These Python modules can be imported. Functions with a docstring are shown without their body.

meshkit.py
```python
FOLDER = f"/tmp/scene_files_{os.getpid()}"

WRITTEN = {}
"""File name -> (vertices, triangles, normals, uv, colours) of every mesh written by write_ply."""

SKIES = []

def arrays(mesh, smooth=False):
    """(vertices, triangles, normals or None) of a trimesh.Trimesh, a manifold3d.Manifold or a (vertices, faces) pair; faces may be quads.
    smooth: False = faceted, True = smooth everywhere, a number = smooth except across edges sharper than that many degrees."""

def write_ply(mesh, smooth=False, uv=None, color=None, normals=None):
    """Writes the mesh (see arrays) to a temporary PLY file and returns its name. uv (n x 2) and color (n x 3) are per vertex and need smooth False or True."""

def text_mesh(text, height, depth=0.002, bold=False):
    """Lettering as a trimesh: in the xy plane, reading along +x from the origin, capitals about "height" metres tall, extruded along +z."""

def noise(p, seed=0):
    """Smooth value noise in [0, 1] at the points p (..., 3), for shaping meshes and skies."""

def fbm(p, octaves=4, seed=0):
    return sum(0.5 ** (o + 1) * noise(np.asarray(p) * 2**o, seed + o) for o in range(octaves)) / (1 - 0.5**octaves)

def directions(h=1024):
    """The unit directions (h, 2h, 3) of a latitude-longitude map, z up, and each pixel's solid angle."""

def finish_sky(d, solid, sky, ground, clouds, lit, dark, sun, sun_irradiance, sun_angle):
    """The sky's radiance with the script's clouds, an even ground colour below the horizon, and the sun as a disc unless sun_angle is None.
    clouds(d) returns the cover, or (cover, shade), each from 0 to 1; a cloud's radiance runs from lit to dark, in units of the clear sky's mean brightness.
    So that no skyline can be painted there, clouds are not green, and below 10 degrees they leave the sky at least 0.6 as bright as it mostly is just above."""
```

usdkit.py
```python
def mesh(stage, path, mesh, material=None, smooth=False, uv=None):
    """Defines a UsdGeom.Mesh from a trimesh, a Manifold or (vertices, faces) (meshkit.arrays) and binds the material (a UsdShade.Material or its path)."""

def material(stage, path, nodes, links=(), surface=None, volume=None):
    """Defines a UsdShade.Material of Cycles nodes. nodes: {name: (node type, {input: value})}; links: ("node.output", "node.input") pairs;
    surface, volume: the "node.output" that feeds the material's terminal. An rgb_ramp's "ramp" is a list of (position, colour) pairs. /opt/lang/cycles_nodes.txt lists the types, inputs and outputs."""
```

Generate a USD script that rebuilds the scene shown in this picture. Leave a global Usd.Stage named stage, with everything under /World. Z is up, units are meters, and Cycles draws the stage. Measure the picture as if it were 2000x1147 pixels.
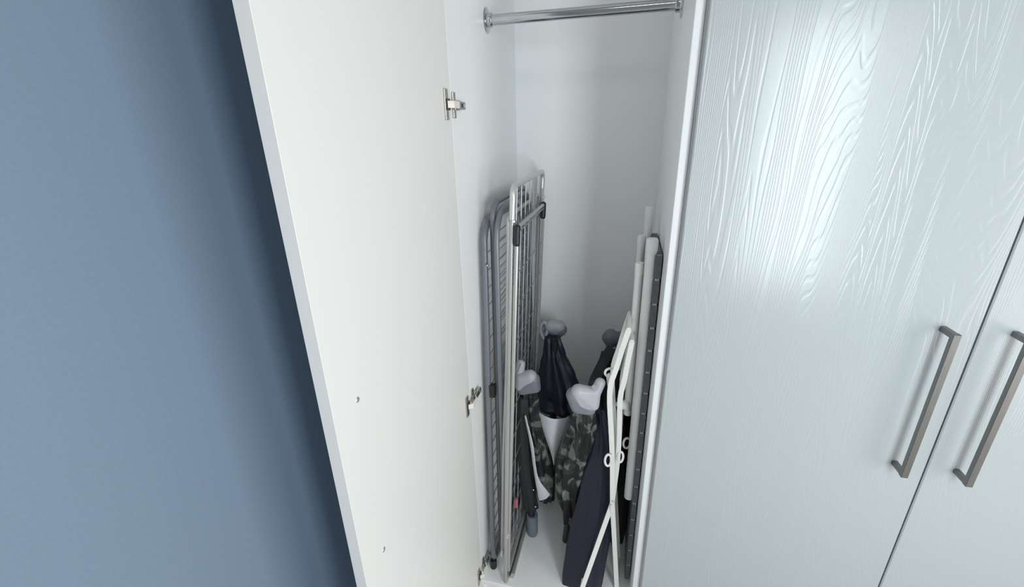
import math, random
import numpy as np, trimesh, manifold3d as m3, usdkit, meshkit
from pxr import Usd, UsdGeom, UsdLux, Gf, Sdf
from shapely.geometry import Polygon

stage = Usd.Stage.CreateInMemory()
UsdGeom.SetStageUpAxis(stage, UsdGeom.Tokens.z)
UsdGeom.SetStageMetersPerUnit(stage, 1.0)
UsdGeom.Xform.Define(stage, '/World')

# ------------------------------------------------------------------ camera, ambient light, windows, exposure
# x runs along the wardrobe front, y into the wardrobe, z up; z = 0 is the wardrobe's floor panel.
EXPOSURE = -0.07
AMBIENT = 0.09
WIN_BACK = 14.5      # window behind the photographer, a little to the right
WIN_SIDE = 4.2      # window in the right-hand wall
LAMP = 3.0          # ceiling lamp
cam = UsdGeom.Camera.Define(stage, '/World/camera')
yaw, pitch, roll = .2587, .3626, -.0239
cy, sy, cp, sp = math.cos(yaw), math.sin(yaw), math.cos(pitch), math.sin(pitch)
fw = np.array([-sy*cp, cy*cp, -sp]); r0 = np.array([cy, sy, 0.]); u0 = np.cross(r0, fw)
rt = math.cos(roll)*r0 + math.sin(roll)*u0; up = -math.sin(roll)*r0 + math.cos(roll)*u0
cam.AddTransformOp().Set(Gf.Matrix4d(*rt, 0, *up, 0, *(-fw), 0, .3765, -.9519, 1.40, 1))
cam.CreateHorizontalApertureAttr(36.0); cam.CreateVerticalApertureAttr(36.0*1147/2000)
cam.CreateFocalLengthAttr(36.0*853.77/2000)
cam.CreateClippingRangeAttr(Gf.Vec2f(.01, 100))
cam.CreateExposureAttr(EXPOSURE)

dome = UsdLux.DomeLight.Define(stage, '/World/ambient_light')
dome.CreateIntensityAttr(AMBIENT); dome.CreateColorAttr(Gf.Vec3f(.97, .99, 1.0))

def window_light(name, loc, target, w, h, power, color):
    l = UsdLux.RectLight.Define(stage, '/World/' + name)
    l.CreateWidthAttr(w); l.CreateHeightAttr(h); l.CreateIntensityAttr(power); l.CreateColorAttr(Gf.Vec3f(*color))
    m = Gf.Matrix4d().SetLookAt(Gf.Vec3d(*loc), Gf.Vec3d(*target), Gf.Vec3d(0, 0, 1)).GetInverse()
    l.AddTransformOp().Set(m)
window_light('rear_window_light', (1.13, -1.40, 1.22), (1.13, 0, 1.22), .36, 1.12, WIN_BACK, (.88, .965, 1.0))
window_light('side_window_light', (2.45, -1.25, .95), (0, -1.25, .95), 1.1, 1.75, WIN_SIDE, (1.0, .98, .95))
window_light('ceiling_lamp_light', (.70, -2.0, 2.46), (.70, -2.0001, 0), 1.0, 1.0, LAMP, (1.0, .99, .97))

# ------------------------------------------------------------------ helpers
LK = '/World/Looks/'
M = {}
def mat(name, nodes, links=(), surface='p.BSDF'):
    M[name] = usdkit.material(stage, LK + name, nodes, links, surface)
def plain(name, col, rough=.5, metal=0., **k):
    mat(name, {'p': ('principled_bsdf', dict(base_color=col, roughness=rough, metallic=metal, **k))})
def rough_noise(name, col, rough, metal=0., scale=60., strength=.15, dist=.001, var=.06, stretch=(1, 1, 1), **k):
    """plain colour with slight tonal variation and a fine relief"""
    c = np.array(col)
    mat(name, {'tc': ('texture_coordinate', {}), 'mp': ('mapping', {'scale': stretch}),
               'n': ('noise_texture', {'scale': scale, 'detail': 4.}),
               'r': ('rgb_ramp', {'ramp': [(.3, c*(1-var)), (.7, np.minimum(c*(1+var), 1))]}),
               'b': ('bump', {'strength': strength, 'distance': dist}),
               'p': ('principled_bsdf', dict(roughness=rough, metallic=metal, **k))},
        [('tc.object', 'mp.vector'), ('mp.vector', 'n.vector'), ('n.fac', 'r.fac'), ('r.color', 'p.base_color'), ('n.fac', 'b.height'), ('b.normal', 'p.normal')])

used = {}
def numbered(parent, name):
    k = used.get((parent, name), 0); used[(parent, name)] = k + 1
    return parent + '/' + name + ('_%03d' % k if k else '')
def put(prim, label=None, cat=None, group=None, kind=None):
    for k, v in (('label', label), ('category', cat), ('group', group), ('kind', kind)):
        if v: prim.SetCustomDataByKey(k, v)
class Thing:
    def __init__(self, name, base, label=None, cat=None, group=None, kind=None):
        self.path = numbered('/World', name); self.base = np.array(base, float)
        x = UsdGeom.Xform.Define(stage, self.path); x.AddTranslateOp().Set(Gf.Vec3d(*map(float, base)))
        put(x.GetPrim(), label, cat, group, kind)
    def part(self, name, mesh, m, smooth=35, parent=None, label=None, kind=None):
        """mesh is given in world coordinates; becomes ONE mesh prim under the thing or under one of its parts"""
        p = numbered(parent or self.path, name)
        v, f = mv(mesh)
        pr = usdkit.mesh(stage, p, trimesh.Trimesh(v - self.base, f, process=False), M[m], smooth=smooth)
        put(pr.GetPrim(), label, kind=kind)
        return p
    def hold(self, name, parent=None):
        """an empty part that carries sub-parts"""
        p = numbered(parent or self.path, name); UsdGeom.Xform.Define(stage, p); return p
def solo(name, mesh, m, label=None, cat=None, kind=None, smooth=35):
    p = numbered('/World', name); v, f = mv(mesh)
    pr = usdkit.mesh(stage, p, trimesh.Trimesh(v, f, process=False), M[m], smooth=smooth)
    put(pr.GetPrim(), label, cat, kind=kind)
def mv(mesh):
    if hasattr(mesh, 'to_mesh'):
        q = mesh.to_mesh(); return np.array(q.vert_properties[:, :3], float), np.array(q.tri_verts)
    if isinstance(mesh, (list, tuple)) and hasattr(mesh[0], 'vertices'):
        mesh = trimesh.util.concatenate(list(mesh))
    return np.array(mesh.vertices, float), np.array(mesh.faces)

def box(a, b, bev=0.0):
    """axis box between two corners, chamfered edges"""
    a, b = np.minimum(a, b).astype(float), np.maximum(a, b).astype(float)
    if bev <= 0:
        m = trimesh.creation.box(b - a); m.apply_translation((a + b)/2); return m
    pts = []
    for i in range(3):
        lo, hi = a + bev, b - bev
        lo[i], hi[i] = a[i], b[i]
        for c in range(8):
            pts.append([(hi if c >> k & 1 else lo)[k] for k in range(3)])
    return trimesh.Trimesh(*mv(m3.Manifold.hull_points(np.array(pts))))
def rotz(mesh, deg, about=(0, 0, 0)):
    mesh.apply_transform(trimesh.transformations.rotation_matrix(math.radians(deg), [0, 0, 1], about)); return mesh
def bar(a, b, w, t, wdir):
    """flat bar from a to b, w wide along wdir, t thick"""
    a, b, wd = (np.array(q, float) for q in (a, b, wdir))
    d = (b - a)/np.linalg.norm(b - a); wd = wd - d*(wd @ d); wd /= np.linalg.norm(wd); td = np.cross(d, wd)
    pts = [p + s*wd*w/2 + q*td*t/2 for p in (a, b) for s, q in ((-1, -.6), (-1, .6), (1, -.6), (1, .6), (-.75, -1), (.75, -1), (-.75, 1), (.75, 1))]
    return m3.Manifold.hull_points(np.array(pts))
def strip(path, w, t, wdir):
    """flat bar along a polyline"""
    P = np.array(path, float); segs = [bar(P[i], P[i+1] + (P[i+1]-P[i])/np.linalg.norm(P[i+1]-P[i])*t*.3, w, t, wdir) for i in range(len(P)-1)]
    out = segs[0]
    for s in segs[1:]: out = out + s
    return out
def smoothpath(pts, n=8):
    """Catmull-Rom through the points"""
    P = np.array(pts, float); P = np.vstack([2*P[0]-P[1], P, 2*P[-1]-P[-2]]); out = []
    for i in range(1, len(P)-2):
        for t in np.linspace(0, 1, n, endpoint=False):
            a, b, c, d = P[i-1:i+3]
            out.append(.5*((2*b) + (c-a)*t + (2*a-5*b+4*c-d)*t*t + (3*b-a-3*c+d)*t**3))
    out.append(P[-2]); return np.array(out)
def tube(path, r, n=10, closed=False, cap=True):
    P = np.array(path, float); k = len(P)
    R = np.full(k, r) if np.ndim(r) == 0 else np.array(r, float)
    T = (np.roll(P, -1, 0) - np.roll(P, 1, 0)) if closed else np.gradient(P, axis=0)
    T /= np.linalg.norm(T, axis=1, keepdims=True)
    ref = np.array([0, 0, 1.]) if abs(T[0][2]) < .9 else np.array([1., 0, 0])
    N = np.cross(T[0], ref); N /= np.linalg.norm(N); V = []
    th = np.linspace(0, 2*np.pi, n, endpoint=False)
    for i in range(k):
        N = N - T[i]*(N @ T[i]); N /= np.linalg.norm(N); B = np.cross(T[i], N)
        V.append(P[i] + R[i]*(np.cos(th)[:, None]*N + np.sin(th)[:, None]*B))
    V = np.concatenate(V); F = []
    for i in range(k if closed else k-1):
        j = (i+1) % k
        for a in range(n):
            b = (a+1) % n; F += [[i*n+a, i*n+b, j*n+b], [i*n+a, j*n+b, j*n+a]]
    if not closed and cap:
        c0, c1 = len(V), len(V)+1; V = np.vstack([V, P[0], P[-1]])
        for a in range(n):
            b = (a+1) % n; F += [[c0, b, a], [c1, (k-1)*n+a, (k-1)*n+b]]
    m = trimesh.Trimesh(V, np.array(F), process=False); 
    if m.volume < 0: m.invert()
    return m
def corner_path(pts, rad, n=6, closed=True):
    """polyline with rounded corners"""
    P = np.array(pts, float); k = len(P); out = []
    for i in range(k):
        if not closed and i in (0, k-1): out.append(P[i]); continue
        a, b, c = P[i-1], P[i], P[(i+1) % k]
        u, v = (a-b)/np.linalg.norm(a-b), (c-b)/np.linalg.norm(c-b)
        for t in np.linspace(0, 1, n+1):
            p0, p1 = b+u*rad, b+v*rad
            out.append((1-t)**2*p0 + 2*t*(1-t)*b + t*t*p1)
    return np.array(out)
def lathe(profile, at, axis=(0, 0, 1), n=28):
    m = trimesh.creation.revolve(np.array(profile, float), sections=n)
    m.apply_transform(trimesh.geometry.align_vectors([0, 0, 1], axis)); m.apply_translation(at); return m
def ball(c, r, n=14):
    s = trimesh.creation.icosphere(2, r); s.apply_translation(c); return s
def blob(balls, groups=None, sub=.006, it=8):
    """hulls of spheres joined into one smooth body"""
    out = None
    for g in (groups or [range(len(balls))]):
        pts = np.vstack([ball(balls[i][0], balls[i][1]).vertices for i in g])
        h = m3.Manifold.hull_points(pts); out = h if out is None else out + h
    q = out.refine_to_length(sub); v, f = mv(q)
    m = trimesh.Trimesh(v, f); trimesh.smoothing.filter_taubin(m, iterations=it); return m
def cloth(sections, pleats=7, amp=.12, seed=0, n=56, ends=True, sub=5):
    """gathered fabric: lofted rings (centre, radius x, radius y) with folds that run down the cloth"""
    C = smoothpath([s[0] for s in sections], sub); A = smoothpath([(s[1], s[2], 0) for s in sections], sub)
    th = np.linspace(0, 2*np.pi, n, endpoint=False); V = []; k = len(C)
    rng = np.random.RandomState(seed); ph = rng.rand(4)*6.28
    for i in range(k):
        t = i/(k-1)
        fold = amp*(np.cos(pleats*th + ph[0] + 1.5*math.sin(3*t+ph[1])) * .6 + np.cos((pleats+4)*th + ph[2] - 2*t) * .4)
        nz = (meshkit.fbm(np.stack([np.cos(th)*1.6, np.sin(th)*1.6, np.full(n, t*5.)], -1), 3, seed) - .5)*amp*2.2
        s = 1 + fold + nz
        V.append(np.stack([C[i][0] + A[i][0]*np.cos(th)*s, C[i][1] + A[i][1]*np.sin(th)*s, np.full(n, C[i][2]) + nz*A[i][0]*.4], -1))
    V = np.concatenate(V); F = []
    for i in range(k-1):
        for a in range(n):
            b = (a+1) % n; F += [[i*n+a, i*n+b, (i+1)*n+b], [i*n+a, (i+1)*n+b, (i+1)*n+a]]
    V = np.vstack([V, C[0], C[-1]]); c0 = len(V)-2
    for a in range(n):
        b = (a+1) % n; F += [[c0, b, a], [c0+1, (k-1)*n+a, (k-1)*n+b]]
    m = trimesh.Trimesh(V, np.array(F), process=False)
    if m.volume < 0: m.invert()
    return m
def sheet(L, R, bulge, nu=10, nv=20, thick=.002, seed=0, wr=.004):
    """a hanging piece of cloth between two edge polylines, bulging along vector bulge"""
    L, R = smoothpath(L, 8), smoothpath(R, 8); tt = np.linspace(0, 1, nv)
    def samp(P):
        d = np.r_[0, np.cumsum(np.linalg.norm(np.diff(P, axis=0), axis=1))]; d /= d[-1]
        return np.stack([np.interp(tt, d, P[:, k]) for k in range(3)], -1)
    A, B = samp(L), samp(R); bu = np.array(bulge, float); G = np.zeros((nv, nu, 3))
    for j in range(nu):
        s = j/(nu-1); G[:, j] = A*(1-s) + B*s + bu*math.sin(math.pi*s)
    nz = meshkit.fbm(G*40, 3, seed) - .5; G += nz[..., None]*wr*np.sign(bu + 1e-9)*(np.abs(bu) > 0)
    nrm = np.cross(np.gradient(G, axis=0), np.gradient(G, axis=1)); nrm /= np.linalg.norm(nrm, axis=2, keepdims=True) + 1e-12
    V = np.vstack([(G + nrm*thick/2).reshape(-1, 3), (G - nrm*thick/2).reshape(-1, 3)]); F = []; o = nu*nv
    for i in range(nv-1):
        for j in range(nu-1):
            a, b, c, d = i*nu+j, i*nu+j+1, (i+1)*nu+j+1, (i+1)*nu+j
            F += [[a, b, c], [a, c, d], [o+a, o+c, o+b], [o+a, o+d, o+c]]
    edge = [i for i in range(nu)] + [(i+1)*nu-1 for i in range(1, nv)] + [nv*nu-1-i for i in range(1, nu)] + [i*nu for i in range(nv-2, 0, -1)]
    for a, b in zip(edge, edge[1:] + edge[:1]): F += [[a, o+a, b], [b, o+a, o+b]]
    return trimesh.Trimesh(V, np.array(F), process=False)

# ------------------------------------------------------------------ materials
rough_noise('blue_paint', (.232, .312, .418), .62, scale=220., strength=.10, dist=.0006, var=.03)
rough_noise('white_board', (.83, .825, .80), .38, scale=300., strength=.03, dist=.0002, var=.008)
rough_noise('inner_board', (.90, .915, .92), .36, scale=300., strength=.03, dist=.0002, var=.008)
rough_noise('carpet', (.60, .585, .56), .9, scale=400., strength=.6, dist=.004, var=.2)
plain('edge_white', (.79, .81, .82), .4)
plain('dark_gap', (.10, .10, .10), .8)
# embossed woodgrain foil: contour lines of a noise stretched along the grain, as relief only
mat('grain_foil', {
    'g': ('texture_coordinate', {}), 'm1': ('mapping', {'scale': (3.2, 1., .30)}),
    'n1': ('noise_texture', {'scale': 1.6, 'detail': 3.6, 'roughness': .42, 'distortion': .30}),
    'k': ('math', {'math_type': 'multiply', 'value2': 84.0}), 'x': ('separate_xyz', {}),
    'kx': ('math', {'math_type': 'multiply_add', 'value2': 96.0}), 'fr': ('math', {'math_type': 'pingpong', 'value2': .5}),
    'ramp': ('rgb_ramp', {'ramp': [(0., (0, 0, 0)), (.10, (.1, .1, .1)), (.24, (1, 1, 1)), (1., (1, 1, 1))]}),
    'm2': ('mapping', {'scale': (420., 1., 14.)}), 'n2': ('noise_texture', {'scale': 1.0, 'detail': 2.0}),
    'mx': ('mix_float', {'fac': .12}),
    'b': ('bump', {'strength': .22, 'distance': .0008}),
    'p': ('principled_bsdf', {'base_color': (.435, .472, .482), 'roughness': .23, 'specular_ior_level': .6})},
    [('g.object', 'm1.vector'), ('m1.vector', 'n1.vector'), ('n1.fac', 'k.value1'), ('g.object', 'x.vector'),
     ('x.x', 'kx.value1'), ('k.value', 'kx.value3'), ('kx.value', 'fr.value1'), ('fr.value', 'ramp.fac'),
     ('g.object', 'm2.vector'), ('m2.vector', 'n2.vector'), ('ramp.color', 'mx.a'), ('n2.fac', 'mx.b'),
     ('mx.result', 'b.height'), ('b.normal', 'p.normal')])
plain('chrome', (.55, .57, .59), .12, 1.)
plain('nickel', (.50, .49, .45), .30, 1.)
plain('hinge_cream', (.80, .76, .68), .35)
plain('hinge_dark', (.05, .05, .045), .5)
rough_noise('brushed_handle', (.24, .234, .225), .42, 1., scale=30., strength=.05, dist=.0003, var=.08, stretch=(30, 30, 1))
plain('grey_tube', (.20, .22, .245), .38, .3)
plain('silver_tube', (.50, .50, .49), .34, .6)
plain('silver_light', (.62, .62, .61), .30, .5)
plain('wire', (.40, .41, .42), .35, .7)
plain('black_plastic', (.015, .015, .018), .45)
plain('rivet', (.85, .85, .84), .2, 1.)
plain('pink_tag', (.55, .12, .17), .7)
plain('rim_grey', (.20, .215, .25), .45)
plain('cap_light', (.44, .44, .47), .42)
plain('cap_shade', (.36, .38, .42), .45)
plain('cap_mid', (.36, .38, .42), .42)
plain('cap_dark', (.17, .17, .20), .45)
plain('cap_dark2', (.20, .20, .24), .42)
plain('foot_grey', (.17, .20, .24), .45)
rough_noise('navy_fabric', (.008, .0095, .026), .45, scale=500., strength=.25, dist=.0008, var=.25, sheen_weight=.10, sheen_roughness=.4)
rough_noise('black_fabric', (.020, .021, .023), .75, scale=500., strength=.25, dist=.0008, var=.25)
rough_noise('mesh_white', (.62, .63, .68), .8, scale=900., strength=.5, dist=.0008, var=.12)
mat('camo_fabric', {
    'g': ('texture_coordinate', {}), 'm': ('mapping', {'scale': (1., 1., .72)}),
    'n': ('noise_texture', {'scale': 19., 'detail': 1.5, 'roughness': .4, 'distortion': 1.4}),
    'r': ('rgb_ramp', {'interpolate': False, 'ramp': [(0., (.010, .010, .012)), (.47, (.028, .030, .030)), (.54, (.12, .135, .122)), (.66, (.20, .22, .20))]}),
    'w': ('noise_texture', {'scale': 700., 'detail': 2.}), 'b': ('bump', {'strength': .3, 'distance': .0008}),
    'p': ('principled_bsdf', {'roughness': .75})},
    [('g.object', 'm.vector'), ('m.vector', 'n.vector'), ('n.fac', 'r.fac'), ('r.color', 'p.base_color'), ('g.object', 'w.vector'), ('w.fac', 'b.height'), ('b.normal', 'p.normal')])
plain('white_metal', (.84, .85, .80), .38)
plain('white_plastic', (.84, .85, .84), .42)
rough_noise('slat_grey', (.115, .125, .135), .55, scale=80., strength=.1, dist=.0005, var=.12)
plain('slat_band', (.38, .39, .40), .5)

# ------------------------------------------------------------------ the setting
solo('wall_left', box((-.32, -3.2, -.10), (-.20, .70, 2.6)), 'blue_paint', kind='structure')
solo('wall_back', box((-.20, .60, -.10), (3.0, .70, 2.6)), 'blue_paint', kind='structure')
solo('floor', box((-.32, -3.2, -.16), (3.0, .70, -.10)), 'carpet', kind='structure')

# ------------------------------------------------------------------ wardrobe with the open door
W, D, H = .471, .585, 2.06
w = Thing('wardrobe', (0, 0, -.10), 'white single wardrobe with its door swung open, packed with folded airers and a travel cot', 'wardrobe')
w.part('side_panel', box((-.018, 0, -.10), (0, D, H), .0003), 'inner_board')
w.part('side_panel', box((W, 0, -.10), (W+.018, D, H), .0012), 'inner_board')
w.part('back_panel', box((0, D-.004, 0), (W, D+.006, H-.02)), 'inner_board')
w.part('floor_panel', box((0, .002, -.018), (W, D-.004, 0), .001), 'inner_board')
w.part('top_panel', box((0, 0, H-.018), (W, D-.004, H), .001), 'inner_board')
w.part('plinth', box((0, .03, -.10), (W, .045, -.018)), 'white_board')
DA = 2.0
def dr(m): return rotz(m, DA, (0, -.001, 0))
door = w.part('door', dr(box((-.019, -.5445, -.012), (0, -.001, H-.004), .0004)), 'white_board')
for zz in (1.035, .735):
    w.part('screw_head', dr(lathe([(0, 0), (.0045, 0), (.0045, .0006), (.0032, .0016), (.0012, .0016), (.0012, .0009), (0, .0009)], (0, -.487, zz), (1, 0, 0), 16)), 'rivet', parent=door)
for zz in (1.448, .707, .063):
    h = w.hold('hinge')
    fl = box((-.001, -.043, zz-.030), (.0035, -.024, zz+.030), .001)
    w.part('cup_flange', dr(fl), 'nickel', parent=h)
    w.part('hinge_cup', dr(box((.002, -.038, zz-.011), (.006, -.020, zz+.011), .001)), 'hinge_dark', parent=h)
    w.part('hinge_arm', strip([(.006, -.034, zz), (.016, -.026, zz), (.016, .004, zz), (.011, .012, zz)], .014, .004, (0, 0, 1)), 'hinge_cream', parent=h)
    w.part('mounting_plate', [box((0, .004, zz-.026), (.004, .019, zz+.026), .001), box((0, .002, zz-.010), (.009, .030, zz+.010), .001)], 'nickel', parent=h)
    w.part('arm_tail', box((.004, .012, zz-.008), (.013, .056, zz+.008), .0015), 'nickel', parent=h)
    for yy in (.034, .046):
        w.part('hinge_screw', lathe([(0, 0), (.0045, 0), (.0045, .001), (.0015, .001), (.0015, 0), (0, 0)], (.0128, yy, zz), (1, 0, 0), 14), 'hinge_dark' if yy < .04 else 'rivet', parent=h)
yr, zr = .283, 1.657
rail = w.part('hanging_rail', lathe([(0, 0), (.0125, 0), (.0125, W-.004), (0, W-.004)], (.002, yr, zr), (1, 0, 0), 36), 'chrome')
fp = [(0, 0), (.029, 0), (.0295, .0012), (.027, .003), (.0185, .004), (.0168, .006), (.0165, .014), (.0150, .016), (.0124, .016), (0, .016)]
w.part('rail_flange', lathe(fp, (0, yr, zr), (1, 0, 0), 36), 'chrome', parent=rail)
w.part('rail_flange', lathe(fp, (W, yr, zr), (-1, 0, 0), 36), 'chrome', parent=rail)

# ------------------------------------------------------------------ closed double wardrobe on the right
x0, xg, x1 = .492, 1.0345, 1.580
c = Thing('wardrobe', (x0, 0, -.10), 'white closed double wardrobe with embossed woodgrain doors and two long bar handles', 'wardrobe')
c.part('side_panel', box((W+.0185, .001, -.10), (W+.0365, D, H), .001), 'white_board')
c.part('side_panel', box((x1-.016, .001, -.10), (x1+.002, D, H), .001), 'white_board')
c.part('back_panel', box((W+.0365, D-.004, 0), (x1-.016, D+.006, H-.02)), 'white_board')
c.part('floor_panel', box((W+.0365, .002, -.018), (x1-.016, D-.004, 0)), 'white_board')
c.part('top_panel', box((W+.0365, .001, H-.018), (x1-.016, D-.004, H)), 'white_board')
c.part('plinth', box((W+.0365, .03, -.10), (x1-.016, .045, -.018)), 'white_board')
c.part('divider', box((xg-.008, .003, 0), (xg+.010, D-.004, H-.018)), 'dark_gap')
d2 = c.part('door', box((x0, -.020, -.012), (xg-.0010, -.001, H-.004), .0022), 'grain_foil')
d3 = c.part('door', box((xg+.0020, -.020, -.012), (x1, -.001, H-.004), .0022), 'grain_foil')
def handle(x, parent):
    z0, z1, yb, s = .704, 1.024, -.056, .0055
    pr = [bar((x, -.020, z), (x, yb, z), .011, .011, (1, 0, 0)) for z in (z0, z1)]
    h = pr[0] + pr[1] + m3.Manifold(m3.Mesh(*[np.asarray(q, t) for q, t in zip(mv(box((x-.0062, yb-.0045, z0-s), (x+.0062, yb+.0055, z1+s), .0008)), (np.float32, np.uint32))]))
    c.part('handle', h, 'brushed_handle', parent=parent)
handle(.9767, d2); handle(1.087, d3)

# ------------------------------------------------------------------ grey tower airer against the left panel
a = Thing('folded_airer', (.045, .25, 0), 'dark grey tubular airer folded flat against the left wardrobe panel', 'clothes airer')
def frame(x0, yb, yt, y2b, zb, zt, x1, rad, r, t, m='grey_tube', name='frame'):
    dy = y2b
    P = [(x0, yb, zb), (x1, yt, zt), (x1, yt+dy, zt), (x0, yb+dy, zb)]
    return t.part(name, tube(corner_path(P, rad, 8), r, 12, closed=True), m), P
specs = [(.022, .055, .125, .38, .012, 1.165, .020, .06, .0085), (.043, .085, .150, .38, .03, 1.215, .038, .05, .0085), (.061, .070, .105, .41, .03, 1.205, .059, .11, .0075)]
for i, sp_ in enumerate(specs):
    _, P = frame(*sp_, a); P = np.array(P)
    for t in np.linspace(.10, .93, 20):
        p, q = P[0]*(1-t)+P[1]*t, P[3]*(1-t)+P[2]*t
        a.part('rung', tube([p, (p+q)/2, q], .0016, 6), 'wire')
for yy in (.055, .435):
    a.part('end_cap', lathe([(0, 0), (.0105, 0), (.0115, .004), (.0115, .03), (.0095, .032), (0, .032)], (.022, yy, 0), (0, .06, 1), 16), 'black_plastic')
    a.part('pivot_rivet', lathe([(0, 0), (.005, 0), (.0035, .0025), (0, .003)], (.0305, yy+.052, 1.06), (1, 0, 0), 12), 'rivet')
a.part('cross_joint', box((.026, .085, .66), (.042, .105, .70), .002), 'black_plastic')

# ------------------------------------------------------------------ silver winged airer in front of it
s = Thing('folded_airer', (.09, .25, 0), 'silver wire airer folded upright, the tall one leaning beside the travel cot', 'clothes airer')
def lean(x0, x1, yb, yt, dy, zb, zt): return np.array([(x0, yb, zb), (x1, yt, zt), (x1, yt+dy, zt), (x0, yb+dy, zb)])
P = lean(.078, .102, .002, .115, .40, .006, 1.262)
s.part('main_frame', tube(corner_path(P, .022, 6), .0062, 12, closed=True), 'silver_tube')
lp = [P[1]*.935+P[0]*.065, P[1], P[2], P[2]*.935+P[3]*.065]
s.part('top_loop', tube(corner_path(np.array(lp)+(.001, 0, .003), .03, 8, closed=False), .0080, 14), 'silver_light')
for q, r_ in ((lp[0], (.006, -.007, 0)), (lp[3], (.010, -.002, 0))):
    s.part('rivet', lathe([(0, 0), (.0048, 0), (.0032, .0025), (0, .003)], np.array(q)+r_, (.6, -1, .2), 12), 'rivet')
s.part('bracket', bar(lp[3]+np.array((.004, -.002, .03)), lp[3]+np.array((.004, -.004, -.06)), .013, .010, (0, 1, 0)), 'silver_light')
for i in range(7):
    t = (i+.9)/7.6; o = np.array([0, .40*t, 0])
    s.part('wire', tube([P[1]+o, (P[0]+P[1])/2+o, P[0]+o], .0017, 6), 'wire')
Q = lean(.086, .116, .012, .098, .36, .05, 1.165)
s.part('wing_frame', tube(corner_path(Q, .02, 6, ), .0055, 10, closed=True), 'silver_tube')
Q2 = lean(.077, .091, .022, .110, .39, .10, 1.19)
s.part('wing_frame', tube(corner_path(Q2, .02, 6), .0055, 10, closed=True), 'silver_tube')
for yy in (0, .36):
    p = Q[1]+(0, yy, 0); q = Q[1]*.965+Q[0]*.035+(0, yy, 0)
    s.part('corner_cap', blob([(p, .009), (q, .009)], it=2), 'black_plastic')
s.part('hinge_rod', tube([Q[1]+(.003, 0, -.01), Q[1]+(.003, .18, -.01), Q[2]+(.003, 0, -.01)], .0022, 8), 'wire')
for kk in range(10):
    t = .08 + .09*kk; p, q = Q[0]*(1-t)+Q[1]*t, Q[3]*(1-t)+Q[2]*t
    s.part('wire', tube([p, (p+q)/2, q], .0013, 6), 'wire')
s.part('leg', tube([(.060, .05, .10), (.075, .10, .60), (.092, .13, 1.0)], .0058, 10), 'silver_tube')
s.part('leg', tube([(.062, .035, .105), (.070, .06, .45), (.086, .09, .86)], .0058, 10), 'silver_tube')
s.part('leg_end', lathe([(0, 0), (.0065, 0), (.0075, .003), (.0075, .02), (0, .02)], (.0625, .033, .092), (.02, .05, 1), 14), 'rivet')
s.part('foot_bar', bar((.094, .03, .012), (.094, .43, .012), .026, .012, (.35, 0, 1)), 'silver_tube')
for yy in (.14, .17):
    s.part('rivet', lathe([(0, 0), (.0035, 0), (.0025, .002), (0, .0025)], (.1005, yy, .015), (1, 0, .2), 10), 'rivet')
s.part('rivet', lathe([(0, 0), (.005, 0), (.0035, .003), (0, .0035)], (.087, .016, .20), (.5, -1, .3), 12), 'rivet')
s.part('tag', box((.090, .10, .235), (.097, .112, .268), .001), 'pink_tag', label='small pink paper tag')

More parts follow.
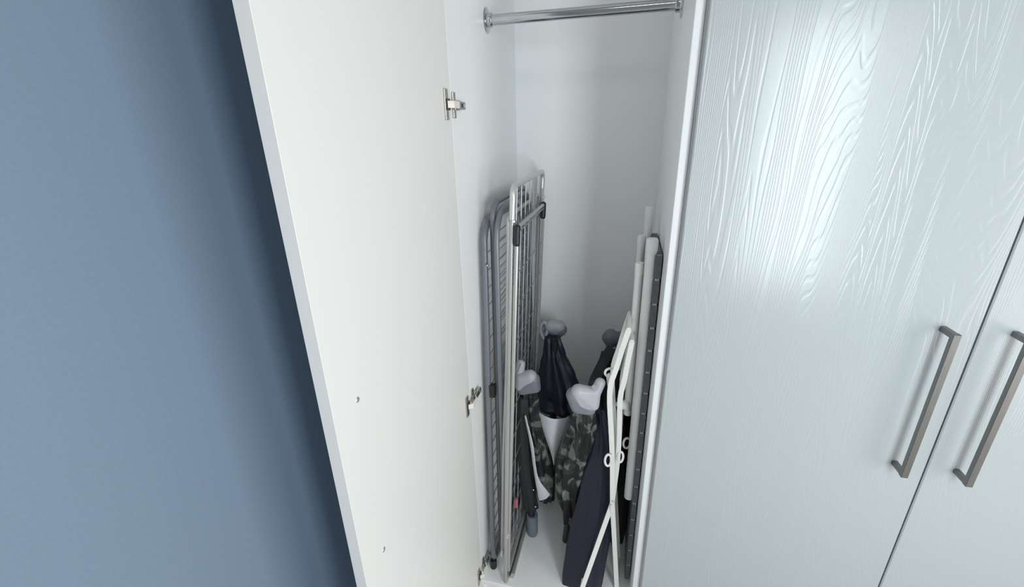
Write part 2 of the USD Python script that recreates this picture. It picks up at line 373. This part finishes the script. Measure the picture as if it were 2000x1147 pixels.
# ------------------------------------------------------------------ folded travel cot
k = Thing('travel_cot', (.235, .25, 0), 'folded travel cot of navy and camouflage fabric with grey plastic corner caps', 'travel cot')
def cap(body, nub, m, rim, off, button=None):
    """corner joint of the cot: rounded body, a nub that takes the rail, a darker rim behind the face"""
    balls = [(np.array(q), r) for q, r in body + nub]; nb = len(body)
    p = k.part('corner_cap', blob(balls, [list(range(nb)), list(range(nb, len(balls)))], .005, 8), m, smooth=True)
    c = np.mean([b[0] for b in balls[:nb]], 0)
    k.part('rim', blob([(c + (b[0]-c)*1.10 + np.array(off), b[1]*1.02) for b in balls[:nb]], None, .006, 4), rim, smooth=True, parent=p)
    if button is not None:
        k.part('button', lathe([(0, 0), (.008, 0), (.007, .003), (0, .004)], button, (-.2, -1, .7), 16), 'cap_mid', parent=p)
cap([((0.2860, 0.0700, 0.7280), .021), ((0.2950, 0.0750, 0.6910), .018), ((0.3260, 0.0750, 0.6890), .017), ((0.3290, 0.0800, 0.7230), .016)], [((0.3270, 0.0780, 0.7170), .016), ((0.3410, 0.0900, 0.7500), .0145)], 'cap_light', 'rim_grey', (-.011, .004, -.017), (0.3280, 0.0600, 0.7530))
cap([((0.1050, 0.1600, 0.6930), .019), ((0.1330, 0.1600, 0.7020), .020), ((0.1380, 0.1650, 0.6730), .016), ((0.1000, 0.1650, 0.6620), .017)], [((0.0970, 0.1650, 0.6940), .014), ((0.1010, 0.1700, 0.7330), .0145)], 'cap_light', 'rim_grey', (.007, .004, -.014))
cap([((0.1460, 0.4500, 0.7380), .024), ((0.1750, 0.4500, 0.7370), .022), ((0.1640, 0.4550, 0.7230), .020)], [((0.1330, 0.4600, 0.7240), .016), ((0.1130, 0.4700, 0.7130), .012)], 'cap_mid', 'cap_dark', (.004, .012, -.018))
k.part('strap_loop', tube(smoothpath([(0.1220, 0.4400, 0.6880), (0.1110, 0.4400, 0.7150), (0.1130, 0.4400, 0.7440), (0.1260, 0.4400, 0.7530), (0.1350, 0.4400, 0.7340), (0.1310, 0.4400, 0.7010)], 5), .006, 10), 'cap_mid')
cap([((0.3560, 0.4100, 0.7380), .024), ((0.3750, 0.4100, 0.7320), .020), ((0.3620, 0.4100, 0.7230), .020)], [((0.3780, 0.4200, 0.7320), .017), ((0.4080, 0.4300, 0.7410), .014)], 'cap_dark2', 'cap_dark', (-.004, .012, -.014))
for p, q in (((0.1080, 0.2000, 0.5320), (.125, .209, .03)), ((0.2990, 0.1300, 0.6300), (.25, .19, .03)), ((0.1660, 0.4120, 0.7000), (.17, .36, .03)), ((0.3680, 0.3780, 0.7000), (.30, .33, .03))):
    k.part('post', tube([p, (np.array(p)+np.array(q))/2, q], .013, 12), 'black_plastic')
k.part('foot', lathe([(0, 0), (.010, .001), (.017, .006), (.020, .016), (.020, .10), (0, .10)], (.125, .209, 0), (0, 0, 1), 24), 'foot_grey')
k.part('sleeve', cloth([((0.1040, 0.1850, 0.6090), .022, .02), ((0.0980, 0.1900, 0.4770), .026, .022), ((0.1040, 0.2000, 0.3010), .024, .022), ((0.1210, 0.2050, 0.1380), .026, .024)], 5, .10, 3), 'black_fabric', smooth=True)
k.part('camo_panel', cloth([((0.1230, 0.1900, 0.6270), .024, .02), ((0.1270, 0.2000, 0.5150), .027, .026), ((0.1480, 0.2100, 0.3870), .042, .034), ((0.1610, 0.2200, 0.2720), .036, .03), ((0.1700, 0.2300, 0.1600), .022, .02)], 6, .24, 5), 'camo_fabric', smooth=True)
k.part('camo_panel', cloth([((0.2990, 0.1000, 0.6600), .026, .022), ((0.2960, 0.1200, 0.5650), .036, .030), ((0.2720, 0.1400, 0.4300), .048, .036), ((0.2600, 0.1600, 0.2850), .034, .03), ((0.2730, 0.1700, 0.1430), .016, .018)], 7, .24, 8), 'camo_fabric', smooth=True)
k.part('fabric_panel', cloth([((0.1550, 0.4400, 0.7050), .026, .024), ((0.1630, 0.4200, 0.6450), .036, .03), ((0.1800, 0.3900, 0.5810), .062, .045), ((0.1940, 0.3500, 0.5240), .082, .05), ((0.1990, 0.3200, 0.4860), .070, .045)], 6, .20, 11), 'navy_fabric', smooth=True)
k.part('fabric_panel', cloth([((0.3440, 0.1450, 0.6180), .014, .012), ((0.3510, 0.1350, 0.5450), .024, .018), ((0.3510, 0.1300, 0.4830), .034, .022), ((0.3450, 0.1200, 0.3430), .049, .028), ((0.3300, 0.0900, 0.1800), .060, .026), ((0.3200, 0.0600, 0.0090), .056, .020), ((0.3160, 0.0450, -0.0390), .052, .018)], 5, .15, 17), 'navy_fabric', smooth=True)
k.part('fabric_panel', cloth([((0.3530, 0.3600, 0.6980), .022, .02), ((0.3430, 0.3200, 0.6040), .034, .025), ((0.3400, 0.2800, 0.4500), .05, .035), ((0.3290, 0.2500, 0.2800), .045, .03)], 6, .14, 23), 'black_fabric', smooth=True)
k.part('fabric_panel', cloth([((0.3960, 0.3400, 0.6380), .020, .02), ((0.4010, 0.3200, 0.5130), .034, .03), ((0.4100, 0.2900, 0.3270), .040, .035), ((0.4160, 0.2500, 0.1400), .036, .035), ((0.4150, 0.2200, 0.0530), .030, .03)], 6, .2, 29), 'black_fabric', smooth=True)
k.part('strap', strip([(0.3630, 0.3600, 0.7180), (0.3420, 0.3300, 0.6850), (0.3180, 0.2800, 0.6410), (0.3050, 0.2400, 0.5730)], .034, .012, (1, .2, .4)), 'black_fabric')
k.part('strap', strip([(0.2600, 0.1300, 0.3140), (0.2510, 0.1400, 0.2150), (0.2550, 0.1400, 0.1620)], .016, .004, (1, .3, 0)), 'black_fabric')
k.part('mesh_panel', sheet([(0.1540, 0.1900, 0.5540), (0.1720, 0.1900, 0.4700), (0.2040, 0.1900, 0.3730)], [(0.2470, 0.1900, 0.5510), (0.2300, 0.1900, 0.4700), (0.2090, 0.1900, 0.3740)], (0, -.02, .0), seed=4), 'mesh_white', smooth=True)
k.part('mesh_trim', sheet([(0.1140, 0.1550, 0.5610), (0.1310, 0.1600, 0.4460), (0.1420, 0.1700, 0.3140), (0.1570, 0.1750, 0.2060)], [(0.1170, 0.1550, 0.5650), (0.1400, 0.1600, 0.4480), (0.1530, 0.1700, 0.3160), (0.1940, 0.1750, 0.2410)], (.004, -.004, 0), seed=6), 'mesh_white', smooth=True)
for q in (((0.1380, 0.1700, 0.2540)), ((0.1430, 0.1800, 0.1700))):
    k.part('snap', ball(q, .0035), 'rivet')

# ------------------------------------------------------------------ folded slatted table against the right panel
t = Thing('folding_table', (.455, .12, 0), 'dark grey slatted table folded on end against the right wardrobe panel, with white tube legs', 'folding table')
zs = np.linspace(.02, 1.115, 18)
for i in range(17):
    t.part('slat', box((.4535, .100, zs[i]), (.4685, .34, zs[i+1]-.006), .0015), 'slat_grey')
t.part('slat_cord', [box((.4555, .102, .02), (.4665, .106, 1.11)), box((.4555, .32, .02), (.4665, .324, 1.11))], 'slat_band')
for (x, y, z0, z1, r) in ((.443, .118, .345, 1.146, .0130), (.441, .32, .70, 1.187, .0115), (.424, .26, .66, 1.12, .0105), (.421, .15, .62, 1.075, .0115)):
    lg = t.part('leg', lathe([(0, 0), (r*.96, 0), (r, .002), (r, z1-z0-.03), (0, z1-z0-.03)], (x, y, z0), (0, 0, 1), 22), 'white_plastic')
    t.part('leg_cap', lathe([(0, 0), (r*1.10, 0), (r*1.10, .026), (r*.9, .030), (0, .031)], (x, y, z1-.03), (0, 0, 1), 22), 'white_plastic', parent=lg)

# ------------------------------------------------------------------ white folding stand
n = Thing('folding_stand', (.38, .15, 0), 'white metal folding stand with crossed legs and ring eyelets, in front of the table', 'folding stand')
A1 = [(0.4040, 0.0750, 0.9220), (0.3920, 0.0750, 0.8690), (0.3800, 0.0750, 0.8080), (0.3690, 0.0730, 0.7580), (0.3700, 0.0720, 0.6980), (0.3800, 0.0700, 0.6010), (0.3880, 0.0700, 0.5050), (0.3970, 0.0700, 0.3550), (0.4310, 0.0700, 0.0080)]
B1 = [(0.4140, 0.0850, 0.8840), (0.4080, 0.0850, 0.8290), (0.4030, 0.0830, 0.7720), (0.3960, 0.0820, 0.7120), (0.4010, 0.0800, 0.5970), (0.4020, 0.0800, 0.5080), (0.3990, 0.0800, 0.4200), (0.3960, 0.0780, 0.3470), (0.3630, 0.0450, 0.2330), (0.3240, 0.0150, 0.0490)]
A1, B1 = np.vstack([smoothpath(A1[:8], 3), A1[8:]]), np.vstack([smoothpath(B1[:8], 3), B1[9:]])
n.part('leg_frame', strip(A1, .0140, .006, (1, 0, 0)), 'white_metal')
n.part('leg_frame', strip(B1, .0140, .006, (1, 0, 0)), 'white_metal')
for P_, yy in ((A1, .11), (B1, .10)):
    n.part('leg_frame', strip(P_ + np.array([.003, yy, 0]), .013, .006, (1, 0, 0)), 'white_metal')
    n.part('top_rod', tube([P_[0], P_[0] + (.0015, yy/2, 0), P_[0] + (.003, yy, 0)], .006, 10), 'white_metal')
    n.part('foot_rod', tube([P_[-1], P_[-1] + (.0015, yy/2, 0), P_[-1] + (.003, yy, 0)], .006, 10), 'white_metal')
def ring(c, rx, rz, r=.0034):
    th = np.linspace(0, 2*np.pi, 22, endpoint=False)
    return tube(np.array(c) + np.stack([rx*np.cos(th), .2*rx*np.cos(th), rz*np.sin(th)], -1), r, 8, closed=True)
for q, rx, rz in (((0.3760, 0.0620, 0.5200), .0085, .020), ((0.4090, 0.0780, 0.5240), .0075, .018), ((0.3660, 0.1000, 0.7790), .014, .013), ((0.4260, 0.1400, 0.5250), .010, .018)):
    n.part('eyelet', ring(q, rx, rz), 'white_metal')
n.part('joint', blob([((0.3930, 0.0950, 0.6860), .008), ((0.4190, 0.1500, 0.6560), .011), ((0.4250, 0.1500, 0.6360), .008)], it=3), 'white_metal', smooth=True)
n.part('joint', blob([((0.3640, 0.1000, 0.7680), .009), ((0.3690, 0.1000, 0.7410), .010)], it=3), 'white_metal', smooth=True)
for q in ((0.3820, 0.0630, 0.5420), (0.3980, 0.0620, 0.3730), (0.3920, 0.0620, 0.3600)):
    n.part('rivet', lathe([(0, 0), (.003, 0), (.002, .0015), (0, .002)], q, (0, -1, 0), 10), 'rivet')
